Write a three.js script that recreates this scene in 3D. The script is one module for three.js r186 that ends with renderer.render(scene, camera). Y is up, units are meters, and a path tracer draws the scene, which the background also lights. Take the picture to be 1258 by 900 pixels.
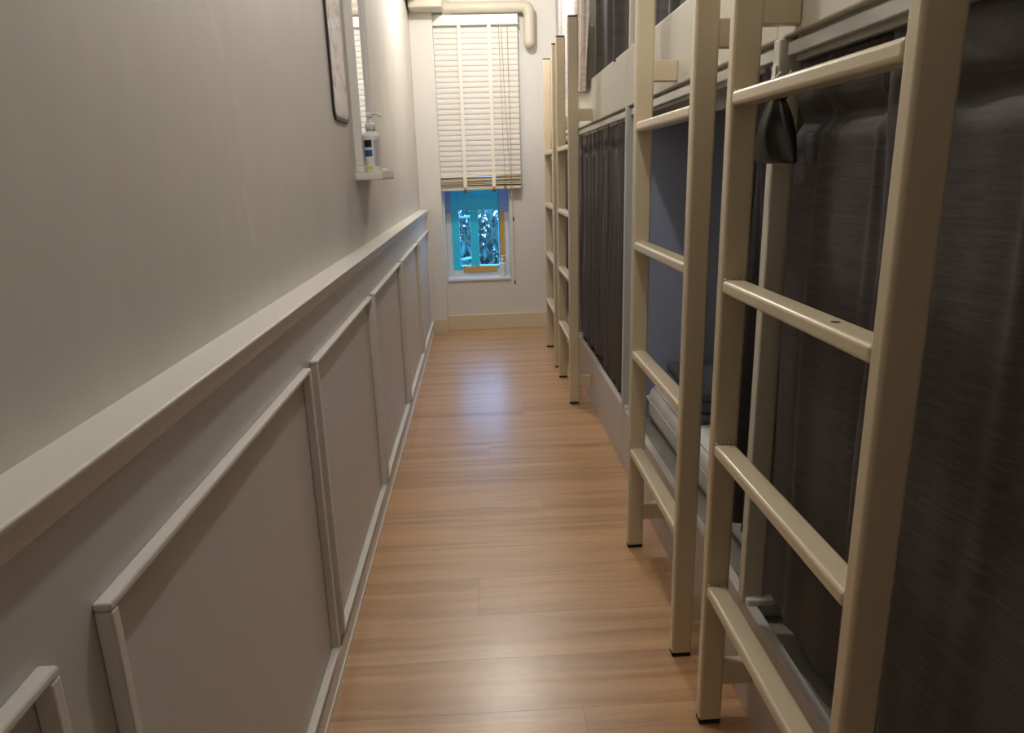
import * as THREE from 'three';
import { RoundedBoxGeometry } from 'three/addons/geometries/RoundedBoxGeometry.js';
import { mergeGeometries, mergeVertices, toCreasedNormals } from 'three/addons/utils/BufferGeometryUtils.js';
import { Brush, Evaluator, SUBTRACTION } from 'three-bvh-csg';

// ------------------------------------------------------------------ camera, sky, exposure
const scene = new THREE.Scene();
const renderer = new THREE.WebGLRenderer();
renderer.toneMapping = THREE.LinearToneMapping;
renderer.toneMappingExposure = 1.0;
renderer.shadowMap.enabled = true;
const FPX = 866.5;                                            // focal length in pixels of the 1258 x 900 frame
const camera = new THREE.PerspectiveCamera(2 * Math.atan(450 / FPX) * 180 / Math.PI, 1258 / 900, 0.02, 60);
camera.position.set(0, 1.1, 0);
camera.rotation.order = 'YXZ';
camera.rotation.set(-0.2684, -0.0402, -0.0286);
scene.add(camera);
scene.background = new THREE.Color().setRGB(1.45, 2.8, 5.4);   // cool overcast daylight
const LAMP = { color: new THREE.Color().setRGB(1.0, 0.945, 0.87), power: [1.6, 2.45], x: 0.08, y: 2.32, z: [-1.38, -4.0] };

// ------------------------------------------------------------------ helpers
let seed = 7;
const rnd = () => { seed = (seed * 1664525 + 1013904223) >>> 0; return seed / 4294967296; };
const rr = (a, b) => a + (b - a) * rnd();
const taken = {};
function numbered(n) { const k = taken[n] = (taken[n] ?? -1) + 1; return k ? `${n}_${String(k).padStart(3, '0')}` : n; }
function mesh(name, geo, mat, parent) {
  const m = new THREE.Mesh(geo, mat); m.name = parent ? name : numbered(name);
  m.castShadow = m.receiveShadow = true; (parent ?? scene).add(m); return m;
}
function tag(o, label, category, group) { o.userData.label = label; o.userData.category = category; if (group) o.userData.group = group; return o; }
function thing(name, label, category, pos = [0, 0, 0], group) {
  const g = new THREE.Group(); g.name = numbered(name); g.position.set(...pos); scene.add(g);
  return tag(g, label, category, group);
}
function setting(name, label, category) {
  const g = new THREE.Group(); g.name = name; taken[name] = taken[name] ?? 0; scene.add(g);
  g.userData.kind = 'structure'; return tag(g, label, category);
}
function struct(name, geo, mat, label, category) { const m = mesh(name, geo, mat); m.userData.kind = 'structure'; return tag(m, label, category); }
// box given by its two corners; uv in metres
function uvMetres(g) {
  g = g.index ? g.toNonIndexed() : g; const p = g.attributes.position, n = g.attributes.normal, uv = new Float32Array(p.count * 2);
  for (let i = 0; i < p.count; i++) {
    const ax = Math.abs(n.getX(i)), ay = Math.abs(n.getY(i)), az = Math.abs(n.getZ(i));
    const [u, v] = ax >= ay && ax >= az ? [p.getZ(i), p.getY(i)] : ay >= az ? [p.getX(i), p.getZ(i)] : [p.getX(i), p.getY(i)];
    uv[i * 2] = u; uv[i * 2 + 1] = v;
  }
  g.setAttribute('uv', new THREE.BufferAttribute(uv, 2)); return g;
}
function box(x0, x1, y0, y1, z0, z1, r = 0) {
  const w = Math.abs(x1 - x0), h = Math.abs(y1 - y0), d = Math.abs(z1 - z0);
  const g = r ? new RoundedBoxGeometry(w, h, d, 2, Math.min(r, w / 2.01, h / 2.01, d / 2.01)) : new THREE.BoxGeometry(w, h, d);
  g.translate((x0 + x1) / 2, (y0 + y1) / 2, (z0 + z1) / 2); return uvMetres(g);
}
function tube(pts, r, seg = 24, rad = 8) { return new THREE.TubeGeometry(new THREE.CatmullRomCurve3(pts.map(p => new THREE.Vector3(...p))), seg, r, rad); }
function lathe(prof, seg = 28) { return new THREE.LatheGeometry(prof.map(p => new THREE.Vector2(...p)), seg); }
function merge(list) { return mergeGeometries(list.map(g => { g = g.index ? g.toNonIndexed() : g; for (const k of Object.keys(g.attributes)) if (!['position', 'normal', 'uv'].includes(k)) g.deleteAttribute(k); return g; })); }
function gridSurface(nu, nv, fn) {                           // fn(s, t) -> [x, y, z, u, v]
  const pos = [], uv = [], idx = [];
  for (let j = 0; j <= nv; j++) for (let i = 0; i <= nu; i++) { const q = fn(i / nu, j / nv); pos.push(q[0], q[1], q[2]); uv.push(q[3], q[4]); }
  for (let j = 0; j < nv; j++) for (let i = 0; i < nu; i++) { const a = j * (nu + 1) + i, b = a + 1, c = a + nu + 1, d = c + 1; idx.push(a, c, b, b, c, d); }
  const g = new THREE.BufferGeometry(); g.setAttribute('position', new THREE.Float32BufferAttribute(pos, 3)); g.setAttribute('uv', new THREE.Float32BufferAttribute(uv, 2));
  g.setIndex(idx); g.computeVertexNormals(); return g;
}
// value noise, tiling with period (px, py)
const HASH = new Float32Array(65536); for (let i = 0; i < 65536; i++) HASH[i] = rnd();
function vnoise(x, y, px, py, s = 0) {
  const xi = Math.floor(x), yi = Math.floor(y), fx = x - xi, fy = y - yi, u = fx * fx * (3 - 2 * fx), v = fy * fy * (3 - 2 * fy);
  const h = (a, b) => HASH[((((a % px) + px) % px) * 157 + (((b % py) + py) % py) * 3571 + s * 7919) & 65535];
  return (h(xi, yi) * (1 - u) + h(xi + 1, yi) * u) * (1 - v) + (h(xi, yi + 1) * (1 - u) + h(xi + 1, yi + 1) * u) * v;
}
function dataTex(w, h, fn, srgb, sizeU, sizeV) {             // fn(u, v) -> [r, g, b] in 0..1; one tile covers sizeU x sizeV metres
  const d = new Uint8Array(w * h * 4);
  for (let j = 0; j < h; j++) for (let i = 0; i < w; i++) { const c = fn(i / w, j / h), k = (j * w + i) * 4; for (let q = 0; q < 3; q++) d[k + q] = Math.max(0, Math.min(255, Math.round(c[q] * 255))); d[k + 3] = 255; }
  const t = new THREE.DataTexture(d, w, h, THREE.RGBAFormat); t.wrapS = t.wrapT = THREE.RepeatWrapping; t.magFilter = THREE.LinearFilter; t.minFilter = THREE.LinearFilter;
  if (srgb) t.colorSpace = THREE.SRGBColorSpace; t.repeat.set(1 / sizeU, 1 / sizeV); t.needsUpdate = true; return t;
}
const grey = v => [v, v, v];

// ------------------------------------------------------------------ materials
const plasterBump = dataTex(512, 512, (u, v) => grey(0.5 * vnoise(u * 24, v * 24, 24, 24, 1) + 0.3 * vnoise(u * 70, v * 70, 70, 70, 2) + 0.2 * vnoise(u * 200, v * 200, 200, 200, 3)), false, 1, 1);
const brushBump = dataTex(256, 256, (u, v) => grey(0.6 * vnoise(u * 90, v * 5, 90, 5, 4) + 0.4 * vnoise(u * 30, v * 30, 30, 30, 5)), false, 0.3, 0.3);
// upper left wall: mottled paint with a few pale rubbed streaks (uv = z, y in metres)
const wallTex = dataTex(2048, 512, (u, v) => {
  const z = -u * 7, y = 0.8 + v * 1.75;
  let c = 0.965 + 0.03 * (vnoise(u * 42, v * 11, 42, 11, 6) - 0.5) + 0.02 * (vnoise(u * 240, v * 16, 240, 16, 7) - 0.5);
  const streak = (z0, y0, z1, y1, w, a) => { const t = (y - y0) / (y1 - y0); if (t < 0 || t > 1) return; const d = Math.abs(z - (z0 + (z1 - z0) * t)) / w; if (d < 1) c += a * (1 - d) * (0.5 + 0.5 * vnoise(u * 900, v * 60, 900, 60, 8)); };
  streak(-1.262, 1.09, -1.285, 0.985, 0.012, 0.05); streak(-1.20, 1.37, -1.28, 1.22, 0.02, 0.035); streak(-1.10, 1.40, -1.19, 1.32, 0.03, 0.03);
  streak(-3.0, 1.9, -3.02, 1.2, 0.06, 0.025); streak(-3.4, 2.0, -3.38, 1.3, 0.05, 0.02);
  return [c, c * 0.985, c * 0.955];
}, true, 7, 1.75); wallTex.repeat.set(-1 / 7, 1 / 1.75); wallTex.offset.set(0, -0.8 / 1.75);
const M = {};
M.wallPaint = new THREE.MeshStandardMaterial({ color: new THREE.Color().setRGB(0.74, 0.73, 0.71), map: wallTex, roughness: 0.55, bumpMap: plasterBump, bumpScale: 0.0003 });
M.wall = new THREE.MeshStandardMaterial({ color: new THREE.Color().setRGB(0.74, 0.72, 0.68), roughness: 0.6, bumpMap: plasterBump, bumpScale: 0.0003 });
M.panelPaint = new THREE.MeshStandardMaterial({ color: new THREE.Color().setRGB(0.64, 0.62, 0.60), roughness: 0.42, bumpMap: plasterBump, bumpScale: 0.0006 });
M.trimPaint = new THREE.MeshStandardMaterial({ color: new THREE.Color().setRGB(0.77, 0.745, 0.70), roughness: 0.35, bumpMap: brushBump, bumpScale: 0.0002 });
M.ceiling = new THREE.MeshStandardMaterial({ color: 0xe9e6e0, roughness: 0.9 });
M.creamBase = new THREE.MeshStandardMaterial({ color: new THREE.Color().setRGB(0.70, 0.60, 0.43), roughness: 0.4 });
M.ladder = new THREE.MeshPhysicalMaterial({ color: new THREE.Color().setRGB(0.67, 0.57, 0.405), roughness: 0.34, clearcoat: 0.5, clearcoatRoughness: 0.18, bumpMap: brushBump, bumpScale: 0.00015 });
M.rubber = new THREE.MeshStandardMaterial({ color: 0x1b1a19, roughness: 0.8, side: THREE.DoubleSide });
M.endCap = new THREE.MeshStandardMaterial({ color: 0x4a3d31, roughness: 0.7 });
M.bunkWhite = new THREE.MeshStandardMaterial({ color: new THREE.Color().setRGB(0.66, 0.63, 0.55), roughness: 0.5, bumpMap: plasterBump, bumpScale: 0.0004 });
M.bunkBase = new THREE.MeshStandardMaterial({ color: new THREE.Color().setRGB(0.58, 0.55, 0.53), roughness: 0.5, bumpMap: plasterBump, bumpScale: 0.0005 });
M.postGrey = new THREE.MeshStandardMaterial({ color: new THREE.Color().setRGB(0.50, 0.52, 0.50), roughness: 0.45 });
M.blueGrey = new THREE.MeshStandardMaterial({ color: new THREE.Color().setRGB(0.30, 0.35, 0.50), roughness: 0.7, bumpMap: plasterBump, bumpScale: 0.0006 });
M.alu = new THREE.MeshStandardMaterial({ color: 0xc9cac6, roughness: 0.35, metalness: 0.6 });
M.deck = new THREE.MeshStandardMaterial({ color: new THREE.Color().setRGB(0.30, 0.28, 0.25), roughness: 0.7 });
const weave = dataTex(512, 512, (u, v) => { const n = 0.80 + 0.14 * (vnoise(u * 8, v * 200, 8, 200, 9) - 0.5) + 0.14 * (vnoise(u * 24, v * 500, 24, 500, 10) - 0.5) + 0.06 * (vnoise(u * 250, v * 60, 250, 60, 11) - 0.5); return grey(n); }, true, 0.5, 0.5);
const weaveBump = dataTex(256, 256, (u, v) => grey(0.6 * vnoise(u * 20, v * 128, 20, 128, 12) + 0.4 * vnoise(u * 128, v * 128, 128, 128, 13)), false, 0.12, 0.12);
const cloth = (r, g, b, extra = {}) => new THREE.MeshPhysicalMaterial({ color: new THREE.Color().setRGB(r, g, b), map: weave, roughness: 0.62, sheen: 0.35, sheenRoughness: 0.45, sheenColor: new THREE.Color(0.6, 0.56, 0.56), bumpMap: weaveBump, bumpScale: 0.0002, side: THREE.DoubleSide, ...extra });
M.curtain = cloth(0.118, 0.104, 0.108);
M.curtainDark = cloth(0.05, 0.045, 0.048);
M.curtainPale = cloth(0.78, 0.74, 0.76, { sheen: 0.1 });
M.towel = cloth(0.78, 0.68, 0.62, { sheen: 0.1, roughness: 0.95 });
M.sheet = new THREE.MeshStandardMaterial({ color: new THREE.Color().setRGB(0.72, 0.74, 0.72), roughness: 0.85, bumpMap: plasterBump, bumpScale: 0.003 });
M.blanket = cloth(0.18, 0.20, 0.25, { sheen: 0.1, roughness: 0.95 });
M.nylon = new THREE.MeshPhysicalMaterial({ color: 0x040405, roughness: 0.36 });
M.white = new THREE.MeshStandardMaterial({ color: 0xe8e7e2, roughness: 0.4 });
M.slat = new THREE.MeshPhysicalMaterial({ color: new THREE.Color().setRGB(0.74, 0.71, 0.66), roughness: 0.5 });
M.slatCream = new THREE.MeshStandardMaterial({ color: new THREE.Color().setRGB(0.78, 0.66, 0.45), roughness: 0.55 });
M.tape = new THREE.MeshStandardMaterial({ color: 0xf3ede2, roughness: 0.85 });
M.cord = new THREE.MeshStandardMaterial({ color: 0xb7a78c, roughness: 0.9 });
M.tassel = new THREE.MeshStandardMaterial({ color: 0x6b5136, roughness: 0.6 });
M.duct = new THREE.MeshStandardMaterial({ color: new THREE.Color().setRGB(0.60, 0.555, 0.45), roughness: 0.45 });
M.cyan = new THREE.MeshStandardMaterial({ color: new THREE.Color().setRGB(0.05, 0.70, 1.0), roughness: 0.4 });  // window frame: blue cast of the daylight put into its base colour
M.lavender = new THREE.MeshStandardMaterial({ color: new THREE.Color().setRGB(0.33, 0.42, 0.80), roughness: 0.5 });  // bluish daylight on the upper side frames, painted in as colour
M.frameWhite = new THREE.MeshStandardMaterial({ color: new THREE.Color().setRGB(0.74, 0.78, 0.84), roughness: 0.45 });
M.orangeWood = new THREE.MeshStandardMaterial({ color: new THREE.Color().setRGB(0.60, 0.36, 0.10), roughness: 0.5, bumpMap: brushBump, bumpScale: 0.0004 });
M.glass = new THREE.MeshPhysicalMaterial({ color: 0xffffff, roughness: 0.02, transmission: 1, thickness: 0, ior: 1.45 });
M.mirror = new THREE.MeshStandardMaterial({ color: 0xe6e8e6, roughness: 0.03, metalness: 1 });
M.leaf = new THREE.MeshPhysicalMaterial({ color: new THREE.Color().setRGB(0.03, 0.16, 0.12), roughness: 0.6, transmission: 0.35, thickness: 0, side: THREE.DoubleSide });
M.bark = new THREE.MeshStandardMaterial({ color: 0x4a4036, roughness: 0.95 });
// wood: grain runs along u
const woodTex = dataTex(1024, 1024, (u, v) => {
  const w = v + 0.012 * (vnoise(u * 5, v * 6, 5, 6, 20) - 0.5) + 0.006 * (vnoise(u * 14, v * 10, 14, 10, 21) - 0.5);
  const a = vnoise(u * 2, w * 26, 2, 26, 22), b = vnoise(u * 3, w * 70, 3, 70, 23), c = vnoise(u * 10, w * 220, 10, 220, 24), f = vnoise(u * 120, w * 480, 120, 480, 25);
  let t = 0.40 * a + 0.36 * b + 0.16 * c + 0.08 * f; t = (t - 0.5) * 2.0 + 0.5;
  const dark = Math.max(0, b * 0.6 + a * 0.5 - 0.74) * 1.6;
  const k = 0.88 + 0.22 * t - dark * 0.36;
  return [0.78 * k, 0.62 * k - 0.02 * (1 - t), 0.455 * k - 0.035 * (1 - t)];
}, true, 1.2, 1.2);
const woodRough = dataTex(512, 512, (u, v) => grey(0.30 + 0.14 * vnoise(u * 60, v * 200, 60, 200, 26) + 0.08 * vnoise(u * 300, v * 300, 300, 300, 27)), false, 0.6, 0.6);
const woodBump = dataTex(512, 512, (u, v) => grey(0.6 * vnoise(u * 30, v * 240, 30, 240, 28) + 0.4 * vnoise(u * 250, v * 250, 250, 250, 29)), false, 0.5, 0.5);
M.planks = [[1, 1, 1], [0.975, 0.97, 0.965], [1.01, 1.0, 0.99], [0.99, 0.995, 1.0]].map(c => new THREE.MeshPhysicalMaterial({ color: new THREE.Color().setRGB(...c), map: woodTex, roughness: 1, roughnessMap: woodRough, bumpMap: woodBump, bumpScale: 0.00012, ior: 1.6, clearcoat: 0.9, clearcoatRoughness: 0.28 }));

// ------------------------------------------------------------------ the room shell
const XU = -0.40, XW = -0.362, XB = 0.515, ZC = -4.956, ZE = -5.06, YC = 2.4, ZN = 1.3, XR = 2.55;
{
  const f = setting('floor', 'light oak floor of planks laid across the corridor', 'floor');
  mesh('subfloor', box(-0.55, XR + 0.12, -0.12, -0.012, ZE - 0.2, ZN + 0.12), M.deck, f);
  const W = 0.1715; let row = 0;
  for (let z = ZN; z > ZE - 0.02; z -= W, row++) {
    const zz = -1.247 + Math.round((z + 1.247) / W) * W;      // one joint lies at z = -1.247
    const cut = row % 6 === 2 ? 0.18 : row % 6 === 5 ? -0.14 + 0.05 * (row % 5) : -0.9;
    const ends = [-0.372, ...(cut > -0.37 ? [cut] : []), 0.56];
    for (let k = 0; k + 1 < ends.length; k++) {
      const g = box(ends[k] + 0.0002, ends[k + 1] - 0.0002, -0.012, 0, zz - W + 0.00025, zz - 0.00025);
      const uv = g.attributes.uv, du = rnd() * 1.2, dv = rnd() * 1.2; for (let i = 0; i < uv.count; i++) uv.setXY(i, uv.getX(i) + du, uv.getY(i) + dv);
      mesh('plank', g, M.planks[(row * 3 + k * 2 + (rnd() * 4 | 0)) % 4], f);
    }
  }
}
{
  const w = setting('wall_left', 'white plastered corridor wall with framed wainscot panels below', 'wall');
  mesh('upper_wall', box(XU - 0.15, XU, -0.02, YC + 0.1, ZE - 0.2, ZN + 0.12), M.wallPaint, w);
  mesh('wainscot_board', box(XU, XW, 0, 0.832, ZC, ZN), M.panelPaint, w);
  const P = [[0.28, -0.492], [-0.572, -1.372], [-1.424, -2.225], [-2.275, -3.10], [-3.165, -4.02], [-4.085, -4.925]];
  for (const [z0, z1] of P) {
    const fr = new THREE.Group(); fr.name = 'panel_frame'; w.add(fr);
    const t = 0.009, s = 0.017, yb = 0.088, yt = 0.736;
    mesh('moulding_strip', box(XW, XW + s, yt - t, yt, z1, z0, 0.003), M.trimPaint, fr);
    mesh('moulding_strip', box(XW, XW + s, yb, yb + t, z1, z0, 0.003), M.trimPaint, fr);
    mesh('moulding_strip', box(XW, XW + s, yb + t, yt - t, z0 - 0.014, z0, 0.003), M.trimPaint, fr);
    mesh('moulding_strip', box(XW, XW + s, yb + t, yt - t, z1, z1 + 0.014, 0.003), M.trimPaint, fr);
  }
  // chair rail: flat cap with a rounded nose and a small cove strip underneath
  const sh = new THREE.Shape(); const n = 0.003;
  sh.moveTo(XU, 0.832); sh.lineTo(XW + 0.003, 0.832); sh.lineTo(XW + 0.005, 0.842); sh.lineTo(XW + 0.008, 0.845); sh.lineTo(XW + 0.010, 0.858); sh.lineTo(XW + 0.013, 0.865); sh.lineTo(-0.340 - n, 0.866);
  sh.absarc(-0.340 - n, 0.869, n, -Math.PI / 2, Math.PI / 2); sh.lineTo(XU, 0.8725); sh.closePath();
  const rail = new THREE.ExtrudeGeometry(sh, { depth: ZN - ZC - 0.02, bevelEnabled: false, curveSegments: 8 }); rail.translate(0, 0, ZC + 0.02);
  struct('trim_1', uvMetres(rail), M.trimPaint, 'white chair rail capping the panelled wainscot', 'chair rail');
  struct('baseboard_left', merge([box(XW, XW + 0.006, 0, 0.05, ZC, ZN, 0.002), box(XW, XW + 0.010, 0, 0.008, ZC, ZN, 0.003)]), M.trimPaint, 'thin white skirting strip along the panelled wall', 'baseboard');
}
const OP = { x0: -0.235, x1: 0.215, y0: 0.37, y1: 1.98 };
{
  const s = new THREE.Shape(); s.moveTo(XU, -0.02); s.lineTo(XR, -0.02); s.lineTo(XR, YC + 0.1); s.lineTo(XU, YC + 0.1); s.closePath();
  const h = new THREE.Path(); h.moveTo(OP.x0, OP.y0); h.lineTo(OP.x0, OP.y1); h.lineTo(OP.x1, OP.y1); h.lineTo(OP.x1, OP.y0); h.closePath(); s.holes.push(h);
  const g = new THREE.ExtrudeGeometry(s, { depth: 0.2, bevelEnabled: false }); g.translate(0, 0, ZE - 0.2);
  struct('wall_end', uvMetres(g), M.wall, 'white end wall pierced by the narrow window', 'wall');
  struct('wall_corner', box(XU, -0.25, -0.01, YC, ZE, ZC, 0.004), M.wall, 'white boxed pillar in the corner beside the window blind', 'pillar');
  struct('baseboard_end', merge([box(-0.248, XB + 0.02, 0, 0.112, ZE, ZE + 0.016, 0.004), box(XW, -0.244, 0, 0.108, ZC, ZC + 0.014, 0.004)]), M.creamBase, 'cream skirting board under the window', 'baseboard');
  struct('ceiling', box(XU - 0.15, XR + 0.12, YC, YC + 0.1, ZE - 0.2, ZN + 0.12), M.ceiling, 'plain white ceiling above the corridor', 'ceiling');
  struct('wall_right', box(XR, XR + 0.12, -0.02, YC + 0.1, ZE - 0.2, ZN + 0.12), M.wall, 'white wall at the back of the bunks', 'wall');
  struct('wall_back', box(XU, XR, -0.02, YC + 0.1, ZN, ZN + 0.12), M.wall, 'white wall closing the corridor opposite the window', 'wall');
  struct('wall_side', box(XB, XB + 0.1, -0.01, YC, 0.02, ZN), M.wall, 'white wall beside the first bunk', 'wall');
}
// ------------------------------------------------------------------ window
{
  const w = setting('window_1', 'narrow window with daylight blue painted into its frame under the half raised blind', 'window');
  const z = -5.165, zb = -5.225;
  const bx = (n, x0, x1, y0, y1, m, za = z, zz = zb, r = 0.004) => mesh(n, box(x0, x1, y0, y1, zz, za, r), m, w);
  bx('outer_frame', OP.x0, -0.197, OP.y0, 0.83, M.frameWhite); bx('outer_frame', OP.x0, -0.197, 0.83, OP.y1, M.lavender);  // upper piece coloured as if lit by blue daylight
  bx('outer_frame', 0.146, OP.x1, 0.83, OP.y1, M.lavender); bx('outer_frame', 0.183, OP.x1, OP.y0, 0.83, M.frameWhite);
  bx('wooden_strip', 0.146, 0.183, 0.40, 0.83, M.orangeWood);
  bx('sill_rail', -0.197, 0.183, OP.y0, 0.425, M.frameWhite); bx('wooden_sill_board', -0.125, 0.12, 0.405, 0.448, M.orangeWood, z + 0.012, z);
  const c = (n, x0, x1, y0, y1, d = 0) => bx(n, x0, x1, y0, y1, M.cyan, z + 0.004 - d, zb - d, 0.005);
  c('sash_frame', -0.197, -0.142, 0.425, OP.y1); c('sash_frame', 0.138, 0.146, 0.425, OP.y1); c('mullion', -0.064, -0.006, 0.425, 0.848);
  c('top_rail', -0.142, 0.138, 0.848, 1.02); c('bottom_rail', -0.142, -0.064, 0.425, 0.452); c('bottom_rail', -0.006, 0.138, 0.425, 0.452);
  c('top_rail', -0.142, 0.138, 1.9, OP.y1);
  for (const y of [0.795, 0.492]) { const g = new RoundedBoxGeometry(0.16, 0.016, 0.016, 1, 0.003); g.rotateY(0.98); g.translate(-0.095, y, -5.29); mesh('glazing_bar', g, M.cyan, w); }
  mesh('pane', box(-0.006, 0.138, 0.452, 0.848, -5.205, -5.201), M.glass, w);
  mesh('pane', box(-0.142, -0.064, 0.452, 0.848, -5.205, -5.201), M.glass, w);
  mesh('pane', box(-0.142, 0.138, 1.02, 1.9, -5.205, -5.201), M.glass, w);
  mesh('sill', box(OP.x0, OP.x1, OP.y0 - 0.012, OP.y0 + 0.006, -5.165, ZE + 0.012, 0.004), M.frameWhite, w);
}
// ------------------------------------------------------------------ lamps on the ceiling
LAMP.z.forEach((z, i) => {
  const l = thing('ceiling_lamp', z < -3 ? 'round white ceiling lamp over the ladders by the window' : 'round white ceiling lamp over the ladder at the open bunk', 'lamp', [LAMP.x, YC, z], 'round corridor ceiling lamps');
  mesh('housing', lathe([[0, 0], [0.105, 0], [0.105, -0.018], [0.095, -0.022], [0.088, -0.018]], 36), M.white, l);
  mesh('diffuser', lathe([[0.088, -0.018], [0.085, -0.03], [0.06, -0.042], [0, -0.048]], 36), new THREE.MeshStandardMaterial({ color: 0xffffff, roughness: 0.5, emissive: LAMP.color, emissiveIntensity: LAMP.power[i] }), l);
  const p = new THREE.PointLight(LAMP.color, LAMP.power[i], 0, 2); p.position.set(0, LAMP.y - YC, 0); p.castShadow = true; p.shadow.radius = 1.2; p.name = 'light'; l.add(p);
});
// ------------------------------------------------------------------ bunks
const B = [0.0, -1.272, -2.512, -3.772, -5.05];
const bunkLabel = [
  'pale built-in double-deck bunk with a black pouch on its post',
  'pale built-in double-deck bunk whose lower bay stands open on blue-grey panelling',
  'pale built-in double-deck bunk with pleated charcoal curtain below and draped towel above',
  'pale built-in double-deck bunk against the window wall'];
for (let i = 0; i < 4; i++) {
  const z0 = B[i], z1 = B[i + 1], u = thing('bunk_bed', bunkLabel[i], 'bunk bed', [XB, 0, (z0 + z1) / 2], 'built-in double-deck bunks');
  const add = (n, x0, x1, y0, y1, za, zb, m, r = 0) => { const g = box(x0, x1, y0, y1, za, zb, r); g.translate(-XB, 0, -(z0 + z1) / 2); return mesh(n, g, m, u); };
  const a = z1 + 0.001, b = z0 - 0.001;
  add('base_panel', XB, XB + 0.022, 0, 0.235, a, b, M.bunkBase, 0.004);
  add('lower_deck', XB + 0.022, XR, 0.17, 0.195, a, b, M.deck);
  add('upper_rail', XB, XB + 0.025, 1.302, 1.485, a, b, M.bunkWhite, 0.004);
  add('upper_deck', XB + 0.025, XR, 1.305, 1.345, a, b, M.bunkWhite);
  const tr = add('curtain_track', XB + 0.006, XB + 0.032, 1.272, 1.294, a + 0.03, b - 0.02, M.alu, 0.003);
  { const g = box(XB + 0.014, XB + 0.024, 1.262, 1.302, a + 0.05, b - 0.05); g.translate(-XB, 0, -(z0 + z1) / 2); mesh('track_hanger', g, M.deck, tr); }
  add('lower_back_rail', XB + 0.085, XB + 0.1, 1.235, 1.305, a + 0.03, b - 0.02, M.postGrey);
  if (i < 3) {
    add('post', XB - 0.006, XB + 0.036, 0.235, 1.302, z1 + 0.001, z1 + 0.027, i === 0 ? M.bunkWhite : M.postGrey, 0.004);
    add('post_foot', XB + 0.0, XB + 0.06, 0.232, 0.25, z1 + 0.001, z1 + 0.04, M.white, 0.006);
    add('upper_post', XB + 0.002, XB + 0.04, 1.485, YC, z1 + 0.001, z1 + 0.027, M.bunkWhite, 0.004);
  }
  add('lower_partition', XB + 0.036, XR, 0.0, 1.305, z1 + 0.001, z1 + 0.02, i === 1 ? M.blueGrey : M.bunkWhite);
  add('upper_partition', XB + 0.04, XR, 1.345, YC, z1 + 0.001, z1 + 0.02, M.bunkWhite);
  if (i === 0) add('near_panel', XB, XR, 0, YC, z0 - 0.02, z0 - 0.001, M.bunkWhite);
  add('upper_curtain_track', XB + 0.012, XB + 0.034, 2.30, 2.325, a + 0.02, b - 0.02, M.alu, 0.003);
  add('top_rail', XB, XB + 0.03, 2.325, YC, a, b, M.bunkWhite, 0.003);
}
// mattresses in the lower bays
const mats = [[0, 'white mattress edge showing under the charcoal curtain with the pouch'], [1, 'white mattress in the open lower bay'], [2, 'white mattress behind the pleated curtain beside the grey post']];
for (const [i, label] of mats) {
  const z0 = B[i] - 0.05, z1 = B[i + 1] + 0.04, m = thing('mattress', label, 'mattress', [XB + 0.078, 0.195, (z0 + z1) / 2], 'lower bay mattresses');
  const g = new RoundedBoxGeometry(1.88, 0.15, z0 - z1, 6, 0.05); g.translate(0.942, 0.075, 0); mesh('cover', uvMetres(g), M.sheet, m);
  const s = new RoundedBoxGeometry(1.884, 0.012, z0 - z1 + 0.004, 3, 0.006); s.translate(0.942, 0.09, 0); mesh('piping', s, M.white, m);
}
{ // folded blanket on the open mattress
  const bl = thing('blanket', 'folded slate-grey blanket on the mattress of the open bay', 'blanket', [XB + 0.22, 0.345, -2.2]);
  for (let k = 0; k < 3; k++) { const g = new RoundedBoxGeometry(0.30 - 0.01 * k, 0.032, 0.44 - 0.02 * k, 4, 0.015); g.translate(0.05, 0.016 + k * 0.031, 0); mesh('fold', uvMetres(g), M.blanket, bl); }
}
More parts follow.
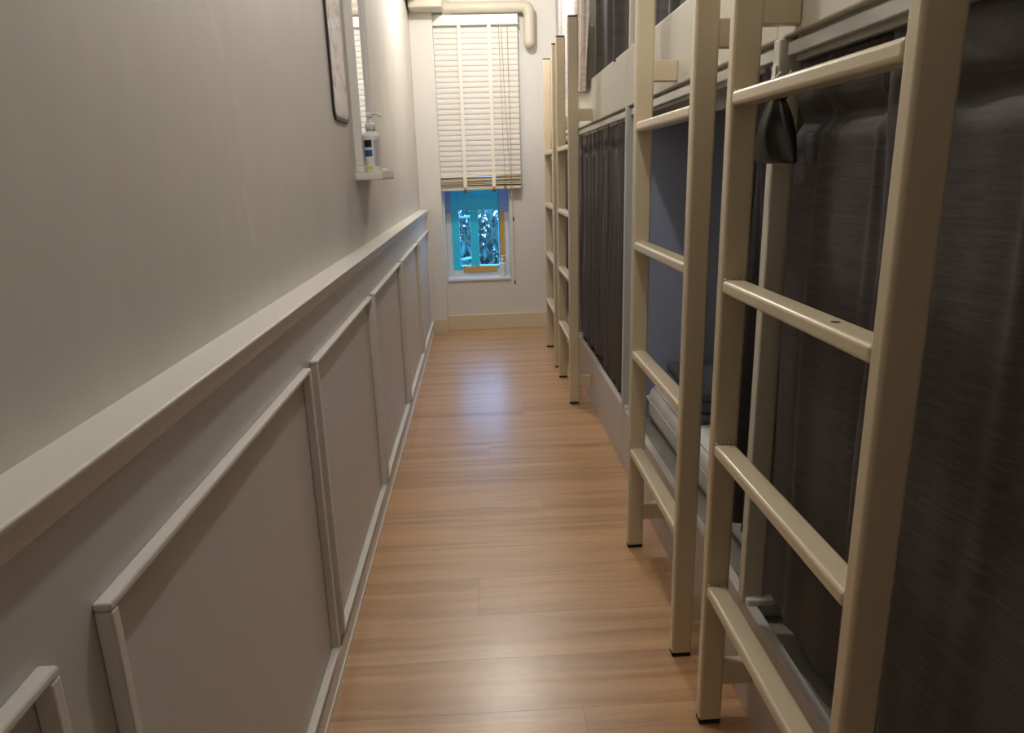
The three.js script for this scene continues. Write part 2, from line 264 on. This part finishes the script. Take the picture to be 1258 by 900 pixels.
// ------------------------------------------------------------------ curtains
function curtain(o) {   // o: z0 (near), z1 (far), x, yTop, yBot(s), folds, amp, head, pinch
  const L = Math.abs(o.z1 - o.z0), full = o.full ?? 1.5, ph = Array.from({ length: 12 }, () => rnd()), nu = Math.round(Math.max(60, L * 260)), nv = 60;
  const np = Math.max(1, Math.round(L / (o.pleat ?? 0.15))), pl = Array.from({ length: np }, (_, k) => ({ s: (k + 0.5 + (rnd() - 0.5) * 0.5) / np, h: 0.5 + rnd() * 0.8, l: 0.3 + rnd() * 0.9, lean: (rnd() - 0.5) * 0.05 }));
  const hy = o.yTop - (o.head ?? 0.085);
  return gridSurface(nu, nv, (s, t) => {
    const yb = o.yBot(s), y = o.yTop + (yb - o.yTop) * t, d = (o.yTop - y);
    const warp = s + 0.25 / o.folds * Math.sin(s * 2 * Math.PI * o.folds * 0.37 + ph[0] * 6) + 0.12 / o.folds * Math.sin(s * 17 + ph[1] * 6);
    const p = warp * o.folds * 2 * Math.PI;
    const fold = Math.sin(p) * 0.62 + 0.28 * Math.sin(p * 0.5 + ph[2] * 6 + d * 0.9) + 0.22 * Math.sin(p * 2 + ph[3] * 6);
    const sharp = Math.pow(Math.abs(Math.sin(p * 0.5)), 6);
    let a;
    if (y > hy) a = 0.35 + 0.25 * (1 - (y - hy) / (o.yTop - hy + 1e-6)); else a = 0.45 + 0.55 * Math.min(1, (hy - y) / 0.5);
    const nearHead = Math.exp(-Math.pow((y - hy) / 0.013, 2));
    let x = o.x - o.amp * (fold * a) - o.amp * 0.55 * sharp * (y > hy ? 1 : Math.exp(-(hy - y) / 0.18));
    x += o.amp * 0.75 * 1.3 * nearHead * (1 - sharp) + (o.bulge ? o.bulge(s, t) : 0) + 0.004 * Math.sin(d * 7 + s * 9 + ph[4] * 6) * Math.min(1, d * 2);
    for (const q of pl) { const dz = (s - q.s - q.lean * d) * L, wd = 0.007 + 0.014 * Math.min(1, Math.max(0, hy - y) / 0.5); x -= o.amp * 0.55 * q.h * Math.exp(-dz * dz / (wd * wd)) * (y > hy ? 0.8 : 0.25 + 0.75 * Math.exp(-(hy - y) / q.l)); }
    const z = o.z0 + (o.z1 - o.z0) * s + (o.shift ? o.shift(s, t) : 0) + 0.35 * o.amp * Math.sin(p * 1.0 + 1.3 + ph[5]) * a * 0.5;
    return [x, y, z, s * L * full, y];
  });
}
tag(mesh('curtain', curtain({ z0: -0.04, z1: -1.225, x: XB + 0.040, yTop: 1.262, yBot: s => 0.255 + 0.06 * Math.max(0, (s - 0.85) / 0.15) ** 1.5 + 0.008 * Math.sin(s * 30), folds: 5.5, amp: 0.026, head: 0.09, shift: (s, t) => 0.02 * t * s }), M.curtain),
  'charcoal fabric curtain drawn closed behind the ladder with the rung hole', 'curtain', 'lower bay curtains');
tag(mesh('curtain', curtain({ z0: -1.285, z1: -1.44, x: XB + 0.03, yTop: 1.268, yBot: s => 0.36, folds: 5, amp: 0.026, head: 0.07, full: 7 }), M.curtainDark),
  'black curtain bunched against the post of the open lower bay', 'curtain', 'lower bay curtains');
tag(mesh('curtain', curtain({ z0: -2.525, z1: -3.735, x: XB + 0.026, yTop: 1.272, yBot: s => 0.262 + 0.012 * Math.sin(s * 41) + 0.006 * Math.sin(s * 97), folds: 13, amp: 0.02, head: 0.085, full: 2 }), M.curtain),
  'closely pleated charcoal curtain closing the lower bay beside the grey post', 'curtain', 'lower bay curtains');
tag(mesh('curtain', curtain({ z0: -3.785, z1: -5.03, x: XB + 0.03, yTop: 1.272, yBot: s => 0.27, folds: 12, amp: 0.02, full: 2 }), M.curtain),
  'charcoal curtain closing the lower bay next to the window wall', 'curtain', 'lower bay curtains');
tag(mesh('curtain', curtain({ z0: -1.29, z1: -2.46, x: XB + 0.045, yTop: 2.3, yBot: s => 1.475 + 0.004 * Math.sin(s * 40), folds: 9, amp: 0.024, full: 2 }), M.curtain),
  'dark curtain of the upper bay over the open bunk', 'curtain', 'upper bay curtains');
tag(mesh('curtain', curtain({ z0: -2.535, z1: -3.30, x: XB + 0.045, yTop: 2.3, yBot: s => 1.475 + 0.006 * Math.sin(s * 50), folds: 5, amp: 0.034, full: 2, bulge: (s, t) => -0.012 * Math.sin(s * 9) * t }), M.curtain),
  'dark brown upper curtain hanging in deep folds beside the pale towel', 'curtain', 'upper bay curtains');
tag(mesh('curtain', curtain({ z0: -3.79, z1: -5.03, x: XB + 0.03, yTop: 2.3, yBot: s => 1.476, folds: 3, amp: 0.022, full: 2 }), M.curtainPale),
  'pale lilac-grey upper curtain next to the window wall', 'curtain', 'upper bay curtains');
{ // towel draped over the upper rail
  const t = thing('towel', 'pale pinkish-beige towel hung over the upper rail beside dark curtain', 'towel', [XB - 0.004, 1.455, -3.50]);
  mesh('front_drop', gridSurface(40, 40, (s, q) => { const y = 0.42 * (1 - q) + 0.012 * Math.sin(s * 6) * q, zz = -0.2 + 0.4 * s; return [-0.012 - 0.007 * Math.sin(s * 24 + 1.5 * q) - 0.004 * Math.sin(s * 60 + 5 * q), y, zz, zz, y]; }), M.towel, t);
  mesh('hem', tube([...Array(9)].map((_, k) => [-0.013 - 0.007 * Math.sin(k * 3 + 1.5), 0.012 * Math.sin(k * 0.75), -0.2 + 0.05 * k]), 0.004, 40, 6), M.towel, t);
}
// ------------------------------------------------------------------ ladders
const RUNG = [0.323, 0.614, 0.913, 1.215], XL = 0.409, TOP = 1.73;
const stileGeo = (() => { const g = new RoundedBoxGeometry(0.046, TOP - 0.008, 0.026, 3, 0.006); g.translate(0.023, 0.008 + (TOP - 0.008) / 2, -0.013); return uvMetres(g); })();
const capGeo = (() => { const g = new RoundedBoxGeometry(0.044, 0.008, 0.0245, 1, 0.002); g.translate(0.023, 0.004, -0.013); return g; })();
const endGeo = (() => { const g = new RoundedBoxGeometry(0.043, 0.007, 0.0235, 1, 0.002); g.translate(0.023, TOP + 0.003, -0.013); return g; })();
const brGeo = (() => { const g = new RoundedBoxGeometry(XB - XL - 0.044, 0.05, 0.024, 2, 0.003); g.translate(0.044 + (XB - XL - 0.044) / 2, 0, -0.013); return uvMetres(g); })();
const weldGeo = merge([...Array(5)].map((_, k) => { const g = new THREE.SphereGeometry(0.0035, 8, 6); g.scale(1, 0.6 + 0.25 * (k % 2), 0.7); g.translate(0.006 + k * 0.0075, 0.0005, 0.0012); return g; }));
function ladder(zf, zn, label, hole) {
  const l = thing('bunk_ladder', label, 'ladder', [XL, 0, zf], 'cream bunk ladders');
  const len = zn - 0.026 - zf;
  for (const z of [0, zn - zf]) {
    const s = mesh('stile', stileGeo, M.ladder, l); s.position.z = z;
    const c = mesh('foot_cap', capGeo, M.rubber, l); c.position.z = z; const e = mesh('end_cap', endGeo, M.endCap, l); e.position.z = z;
    for (const y of [1.336, 0.117]) { const b = mesh('bracket', brGeo, M.ladder, l); b.position.set(0, y, z); }
  }
  const rg = new RoundedBoxGeometry(0.040, 0.0225, len, 4, 0.0065); rg.translate(0.0205, -0.01125, len / 2); const rgu = uvMetres(rg);
  RUNG.forEach((y, k) => {
    let g = rgu;
    if (hole && k === 2) {
      const a = new Brush(rg.clone()), b = new Brush(new THREE.CylinderGeometry(0.0065, 0.0065, 0.05, 24)); b.position.set(0.022, -0.01, len - (-0.709 + 0.826)); a.updateMatrixWorld(); b.updateMatrixWorld();
      const ev = new Evaluator(); ev.attributes = ['position', 'normal', 'uv']; ev.useGroups = false; g = ev.evaluate(a, b, SUBTRACTION).geometry;
    }
    const r = mesh('rung', g, M.ladder, l); r.position.set(0, y, 0);
    mesh('weld_bead', weldGeo, M.ladder, r);
    if (hole && k === 2) { const c = mesh('hole_shade', new THREE.CylinderGeometry(0.0064, 0.0064, 0.0195, 20, 1, true), M.rubber, r); c.position.set(0.022, -0.0112, len - 0.117); }  // added dark sleeve standing in for the shade inside the hole
    const w = mesh('weld_bead', weldGeo, M.ladder, r); w.position.z = len - 0.0024;
  });
}
ladder(-1.1797, -0.683, 'cream painted metal ladder with a round hole in one rung, before closed charcoal curtain', true);
ladder(-1.886, -1.388, 'cream painted metal ladder standing before the open blue-grey lower bay', false);
ladder(-3.7237, -3.262, 'cream painted metal ladder beside the closely pleated charcoal curtain', false);
ladder(-4.433, -3.935, 'cream painted metal ladder standing by the window wall', false);
// ------------------------------------------------------------------ black pouch on the post
{
  const p = thing('pouch', 'small black drawstring pouch hanging from the bunk post', 'pouch', [0.488, 1.105, -1.185]);
  const nu = 40, nv = 24;
  mesh('bag', mergeVertices(gridSurface(nu, nv, (s, t) => {
    const a = s * 2 * Math.PI, k = Math.pow(t, 0.7), w = 0.012 + 0.070 * k - 0.002 * t, d = 0.009 + 0.013 * Math.sin(Math.min(1, t * 1.1) * Math.PI * 0.8);
    const e = t > 0.97 ? 0.75 : 1, wr = 1 + 0.05 * Math.sin(a * 7) * (1 - t);
    return [Math.cos(a) * d * e * wr, 0.098 * (1 - t) - 0.004 * Math.sin(a) * t, Math.sin(a) * w * (t > 0.97 ? 0.97 : 1) * wr, s, t];
  })), M.nylon, p);
  mesh('bottom_seam', (() => { const g = new THREE.SphereGeometry(1, 24, 10); g.scale(0.011, 0.004, 0.078); g.translate(0, 0.001, 0); return g; })(), M.nylon, p);
  mesh('gathered_neck', (() => { const g = new THREE.TorusGeometry(0.011, 0.004, 8, 20); g.rotateX(Math.PI / 2); g.scale(0.9, 1, 1.4); g.translate(0, 0.099, 0); return g; })(), M.nylon, p);
  mesh('ruffle', gridSurface(30, 4, (s, t) => { const a = s * 2 * Math.PI, r = 0.009 + 0.011 * t + 0.003 * Math.sin(a * 6) * t; return [Math.cos(a) * r * 0.7, 0.1 + 0.012 * t, Math.sin(a) * r * 1.4, s, t]; }), M.nylon, p);
  mesh('drawstring', tube([[0.0, 0.10, 0.012], [0.012, 0.125, 0.004], [0.022, 0.14, -0.01], [0.022, 0.125, -0.03], [0.004, 0.10, -0.012]], 0.0014, 30, 6), M.white, p);
  const h = thing('hook', 'small white hook on the bunk post holding the black pouch', 'hook', [0.509, 1.23, -1.215]);
  mesh('plate', (() => { const g = new RoundedBoxGeometry(0.004, 0.04, 0.016, 1, 0.0015); g.translate(-0.002, 0.01, -0.04); return g; })(), M.white, h);
  mesh('prong', tube([[-0.003, 0.012, -0.04], [-0.012, 0.005, -0.025], [-0.012, 0.008, -0.006], [-0.006, 0.016, 0.0]], 0.0022, 16, 6), M.white, h);
}
// ------------------------------------------------------------------ left wall: print, mirror, shelf, bottle
{
  const t = thing('framed_print', 'narrow framed print with rounded corners on the white wall', 'picture', [XU, 1.26, -2.245]);
  const s = new THREE.Shape(), w = 0.115, h = 0.66, r = 0.03;
  s.moveTo(-w + r, 0); s.lineTo(w - r, 0); s.absarc(w - r, r, r, -Math.PI / 2, 0); s.lineTo(w, h - r); s.absarc(w - r, h - r, r, 0, Math.PI / 2); s.lineTo(-w + r, h); s.absarc(-w + r, h - r, r, Math.PI / 2, Math.PI); s.lineTo(-w, r); s.absarc(-w + r, r, r, Math.PI, Math.PI * 1.5);
  const g = new THREE.ExtrudeGeometry(s, { depth: 0.003, bevelEnabled: true, bevelSize: 0.0015, bevelThickness: 0.0015, bevelSegments: 2, curveSegments: 10 }); g.rotateY(Math.PI / 2); g.translate(0.002, 0, 0);
  mesh('frame', g, new THREE.MeshStandardMaterial({ color: 0x24211f, roughness: 0.45 }), t);
  const g2 = new THREE.ShapeGeometry(s, 10); g2.scale(0.94, 0.97, 1); g2.translate(0, 0.01, 0); g2.rotateY(Math.PI / 2); g2.translate(0.0072, 0, 0);
  const pt = dataTex(256, 512, (u, v) => { const a = vnoise(u * 6, v * 14, 6, 14, 40), b = vnoise(u * 20, v * 50, 20, 50, 41), k = v > 0.12 && v < 0.5 ? Math.max(0, a + b * 0.6 - 0.85) : 0; return [0.78 - 0.35 * k - 0.1 * b, 0.75 - 0.6 * k - 0.1 * b, 0.74 - 0.62 * k - 0.08 * b]; }, true, 0.24, 0.66);
  pt.offset.set(0.5, 0); mesh('print_sheet', g2, new THREE.MeshPhysicalMaterial({ map: pt, roughness: 0.35, clearcoat: 0.4, clearcoatRoughness: 0.1 }), t);
}
{
  const m = thing('wall_mirror', 'tall narrow wall mirror in white frame above the small shelf', 'mirror', [XU, 1.113, -2.615]);
  const w = 0.165, h = 0.86, t = 0.022;
  mesh('frame', merge([box(0, 0.026, 0, t, -w, w, 0.003), box(0, 0.026, h - t, h, -w, w, 0.003), box(0, 0.026, t, h - t, -w, -w + t, 0.003), box(0, 0.026, t, h - t, w - t, w, 0.003)]), M.white, m);
  mesh('glass', box(0.001, 0.014, t - 0.002, h - t + 0.002, -w + t - 0.002, w - t + 0.002), M.mirror, m);
  const s = thing('wall_shelf', 'small white shelf under the wall mirror', 'shelf', [XU, 1.088, -2.59]);
  mesh('board', box(0, 0.088, 0, 0.024, -0.17, 0.17, 0.004), M.white, s);
  mesh('lip', box(0.084, 0.09, 0.006, 0.03, -0.168, 0.168, 0.002), M.white, s);
}
const pump = (name, label, x, y, z, k, bands) => {
  const b = thing(name, label, 'bottle', [x, y, z]);
  mesh('body', lathe([[0, 0], [0.026, 0], [0.0285, 0.003], [0.0285, 0.108], [0.026, 0.118], [0.014, 0.126], [0.0135, 0.132], [0, 0.132]].map(p => [p[0] * k, p[1] * k])), M.white, b);
  mesh('collar', lathe([[0, 0.13], [0.016, 0.13], [0.016, 0.148], [0.013, 0.152], [0.005, 0.154], [0.005, 0.17], [0, 0.17]].map(p => [p[0] * k, p[1] * k])), M.white, b);
  const hd = mesh('pump_head', merge([(() => { const g = new RoundedBoxGeometry(0.02 * k, 0.014 * k, 0.018 * k, 2, 0.004 * k); g.translate(0, 0.176 * k, 0); return g; })(), tube([[0, 0.178 * k, 0], [0.022 * k, 0.18 * k, 0.004 * k], [0.038 * k, 0.172 * k, 0.006 * k]], 0.004 * k, 12, 8)]), M.white, b); void hd;
  for (const [c, y0, y1, a0, a1, n] of bands) { const g = new THREE.CylinderGeometry(0.0289 * k, 0.0289 * k, (y1 - y0) * k, 12, 1, true, a0, a1 - a0); g.translate(0, (y0 + y1) / 2 * k, 0); mesh(n, g, new THREE.MeshStandardMaterial({ color: c, roughness: 0.45, side: THREE.DoubleSide }), b); }
};
pump('pump_bottle', 'white pump bottle with dark blue label squares on the wall shelf', -0.352, 1.112, -2.515, 1.05, [[0x1d2233, 0.078, 0.1, -0.75, 0.15, 'label_patch'], [0x2f5f9f, 0.05, 0.07, -0.75, 0.15, 'label_patch'], [0xd9d34a, 0.008, 0.018, -0.7, 0.1, 'label_patch'], [0xb9bcc0, 0.02, 0.1, 0.35, 0.9, 'label_text_panel']]);
pump('soap_bottle', 'small white bottle standing on the window sill', 0.158, OP.y0 + 0.006, -5.115, 0.82, []);
{
  const d = thing('soap_dish', 'small white soap dish at the end of the wall shelf', 'soap dish', [-0.338, 1.112, -2.70]);
  mesh('dish', (() => { const g = lathe([[0, 0], [0.018, 0], [0.024, 0.009], [0.0225, 0.0095], [0.017, 0.003], [0, 0.003]], 24); g.scale(1, 1, 1.6); return g; })(), M.white, d);
  mesh('soap_bar', (() => { const g = new RoundedBoxGeometry(0.026, 0.012, 0.046, 3, 0.005); g.translate(0, 0.0092, 0); return g; })(), new THREE.MeshStandardMaterial({ color: 0xeee9dc, roughness: 0.5 }), d);
}
// ------------------------------------------------------------------ venetian blind
{
  const b = thing('venetian_blind', 'off-white venetian blind half lowered over the window', 'blind', [0.025, 0.985, -5.018]);
  const w = 0.548, y0 = 0.985;
  const put = (n, g, m, y, p = b) => { const o = mesh(n, g, m, p); o.position.y = y - y0; return o; };
  const hr = put('headrail', (() => { const g = new RoundedBoxGeometry(w + 0.006, 0.062, 0.058, 2, 0.006); return g; })(), M.white, 2.058);
  put('valance_lip', (() => { const g = new RoundedBoxGeometry(w + 0.012, 0.01, 0.066, 2, 0.003); return g; })(), M.white, 0 + y0 - 0.028, hr);
  // slat: shallow crowned blade
  const cs = new THREE.Shape(); cs.moveTo(-0.0225, 0); cs.quadraticCurveTo(0, 0.006, 0.0225, 0); cs.lineTo(0.0225, 0.0022); cs.quadraticCurveTo(0, 0.0082, -0.0225, 0.0022); cs.closePath();
  const sg = new THREE.ExtrudeGeometry(cs, { depth: w, bevelEnabled: false, curveSegments: 4 }); sg.translate(0, -0.002, -w / 2); sg.rotateY(Math.PI / 2);
  const N = 28, top = 2.008, bot = 1.104;
  for (let k = 0; k < N; k++) { const o = put('slat', sg, M.slat, top - (top - bot) * k / (N - 1)); o.rotation.x = 1.36 + rr(-0.02, 0.02); o.rotation.z = -0.004; }
  for (let k = 0; k < 12; k++) { const o = put('slat', sg, k % 4 === 1 ? M.slat : M.slatCream, 1.086 - k * 0.0068); o.rotation.x = rr(-0.16, 0.22); o.rotation.z = rr(-0.014, 0.014) + (k < 6 ? 0.012 : -0.006); o.position.z = rr(-0.003, 0.006); }
  put('bottom_rail', (() => { const g = new RoundedBoxGeometry(w, 0.016, 0.046, 2, 0.004); g.rotateZ(0.012); return g; })(), M.slatCream, 0.998);
  for (const x of [-0.108, 0.088]) {
    put('ladder_tape', (() => { const g = new RoundedBoxGeometry(0.024, 1.02, 0.0016, 1, 0.0006); g.translate(x, 0, 0.0275); return g; })(), M.tape, 1.518);
    put('tape_knot', (() => { const g = new THREE.SphereGeometry(0.011, 12, 8); g.scale(1, 1.4, 0.6); g.translate(x, 0, 0.026); return g; })(), M.tassel, 0.985);
  }
  const cord = (x, ya, yb, dx) => {
    const c = mesh('pull_cord', tube([[x, ya - y0, 0.034], [x + dx * 0.4, (ya + yb) / 2 - y0, 0.036], [x + dx, yb - y0, 0.036]], 0.0017, 30, 5), M.cord, b);
    mesh('tassel', (() => { const g = lathe([[0, 0.03], [0.003, 0.03], [0.006, 0.012], [0.0065, 0], [0, 0]], 14); g.translate(x + dx, yb - y0 - 0.025, 0.036); return g; })(), M.tassel, c);
  };
  cord(0.165, 2.03, 0.80, 0.05); cord(0.205, 2.03, 0.36, 0.01); cord(0.150, 2.03, 1.02, 0.015);
}
// ------------------------------------------------------------------ pipe cover above the window
{
  const p = thing('pipe_duct', 'beige pipe duct with an elbow above the window blind', 'duct', [0, 2.13, ZE]);
  const R = 0.036;
  mesh('horizontal_run', (() => { const g = new THREE.CylinderGeometry(R, R, 0.52, 20); g.rotateZ(Math.PI / 2); g.translate(0.08, 0, R + 0.02); return g; })(), M.duct, p);
  mesh('elbow', (() => { const c = new THREE.CatmullRomCurve3([[0.33, 0], [0.345, -0.001], [0.362, -0.009], [0.372, -0.024], [0.375, -0.045]].map(q => new THREE.Vector3(q[0], q[1], R + 0.02))); return new THREE.TubeGeometry(c, 16, R + 0.003, 20); })(), M.duct, p);
  mesh('drop', (() => { const g = new THREE.CapsuleGeometry(R, 0.17, 8, 20); g.translate(0.376, -0.13, R + 0.02); return g; })(), M.duct, p);
  mesh('coupling_box', (() => { const g = new RoundedBoxGeometry(0.21, 0.13, 0.16, 3, 0.012); g.translate(-0.282, 0.03, 0.18); return g; })(), M.duct, p);
  mesh('collar', (() => { const g = new THREE.CylinderGeometry(R + 0.008, R + 0.008, 0.05, 20); g.rotateZ(Math.PI / 2); g.translate(-0.16, 0, R + 0.02); return g; })(), M.duct, p);
  mesh('side_run', (() => { const g = new THREE.CylinderGeometry(0.04, 0.04, 0.5, 20); g.rotateX(Math.PI / 2); g.translate(-0.345, 0.05, 0.5); return g; })(), M.duct, p);
}
// ------------------------------------------------------------------ garden outside
{
  struct('ground', box(-8, 8, -3.2, -3.0, -16, ZE - 0.3), new THREE.MeshStandardMaterial({ color: 0x39452f, roughness: 1 }), 'dark green ground outside the window', 'ground');
  const lg = (() => { const s = new THREE.Shape(); s.moveTo(0, -0.05); s.quadraticCurveTo(0.028, -0.01, 0, 0.06); s.quadraticCurveTo(-0.028, -0.01, 0, -0.05); const g = new THREE.ShapeGeometry(s, 4); const p = g.attributes.position; for (let i = 0; i < p.count; i++) p.setZ(i, Math.abs(p.getX(i)) * 0.4); g.computeVertexNormals(); return g; })();
  const trees = [[-0.4, -8.4, -0.75, 1.1, 'leafy green tree seen through the narrow side pane of the window'], [0.35, -7.8, -0.45, 0.95, 'leafy green tree seen through the wide pane of the window']];
  for (const [x, z, y, r, label] of trees) {
    const t = thing('tree', label, 'tree', [x, -3.0, z], 'trees outside the window');
    mesh('trunk', tube([[0, 0, 0], [0.05, 1.2, 0.02], [-0.03, 2.3, 0], [0.02, 3.2 + y, 0]], 0.07, 24, 10), M.bark, t);
    for (let k = 0; k < 5; k++) { const a = k * 1.25; mesh('branch', tube([[0, 2.0 + 0.2 * k, 0], [Math.cos(a) * 0.35, 2.4 + 0.2 * k, Math.sin(a) * 0.35], [Math.cos(a) * 0.8, 2.7 + 0.25 * k, Math.sin(a) * 0.8]], 0.022, 16, 7), M.bark, t); }
    const N = 11000, im = new THREE.InstancedMesh(lg, M.leaf, N), o = new THREE.Object3D(), col = new THREE.Color();
    for (let k = 0; k < N; k++) {
      let px, py, pz; do { px = rr(-1, 1); py = rr(-1, 1); pz = rr(-1, 1); } while (px * px + py * py + pz * pz > 1);
      o.position.set(px * r * 1.25, 3.0 + y + py * r * 1.5, pz * r * 0.8); o.rotation.set(rr(-1.4, 1.4), rr(0, 6.28), rr(-1, 1)); o.scale.setScalar(rr(0.7, 1.5)); o.updateMatrix(); im.setMatrixAt(k, o.matrix);
      const v = rr(0.5, 1.5); im.setColorAt(k, col.setRGB(v * rr(0.8, 1.3), v, v * rr(0.8, 1.6)));
    }
    im.name = 'foliage'; im.userData.kind = 'stuff'; im.castShadow = im.receiveShadow = true; t.add(im);
  }
}
renderer.render(scene, camera);
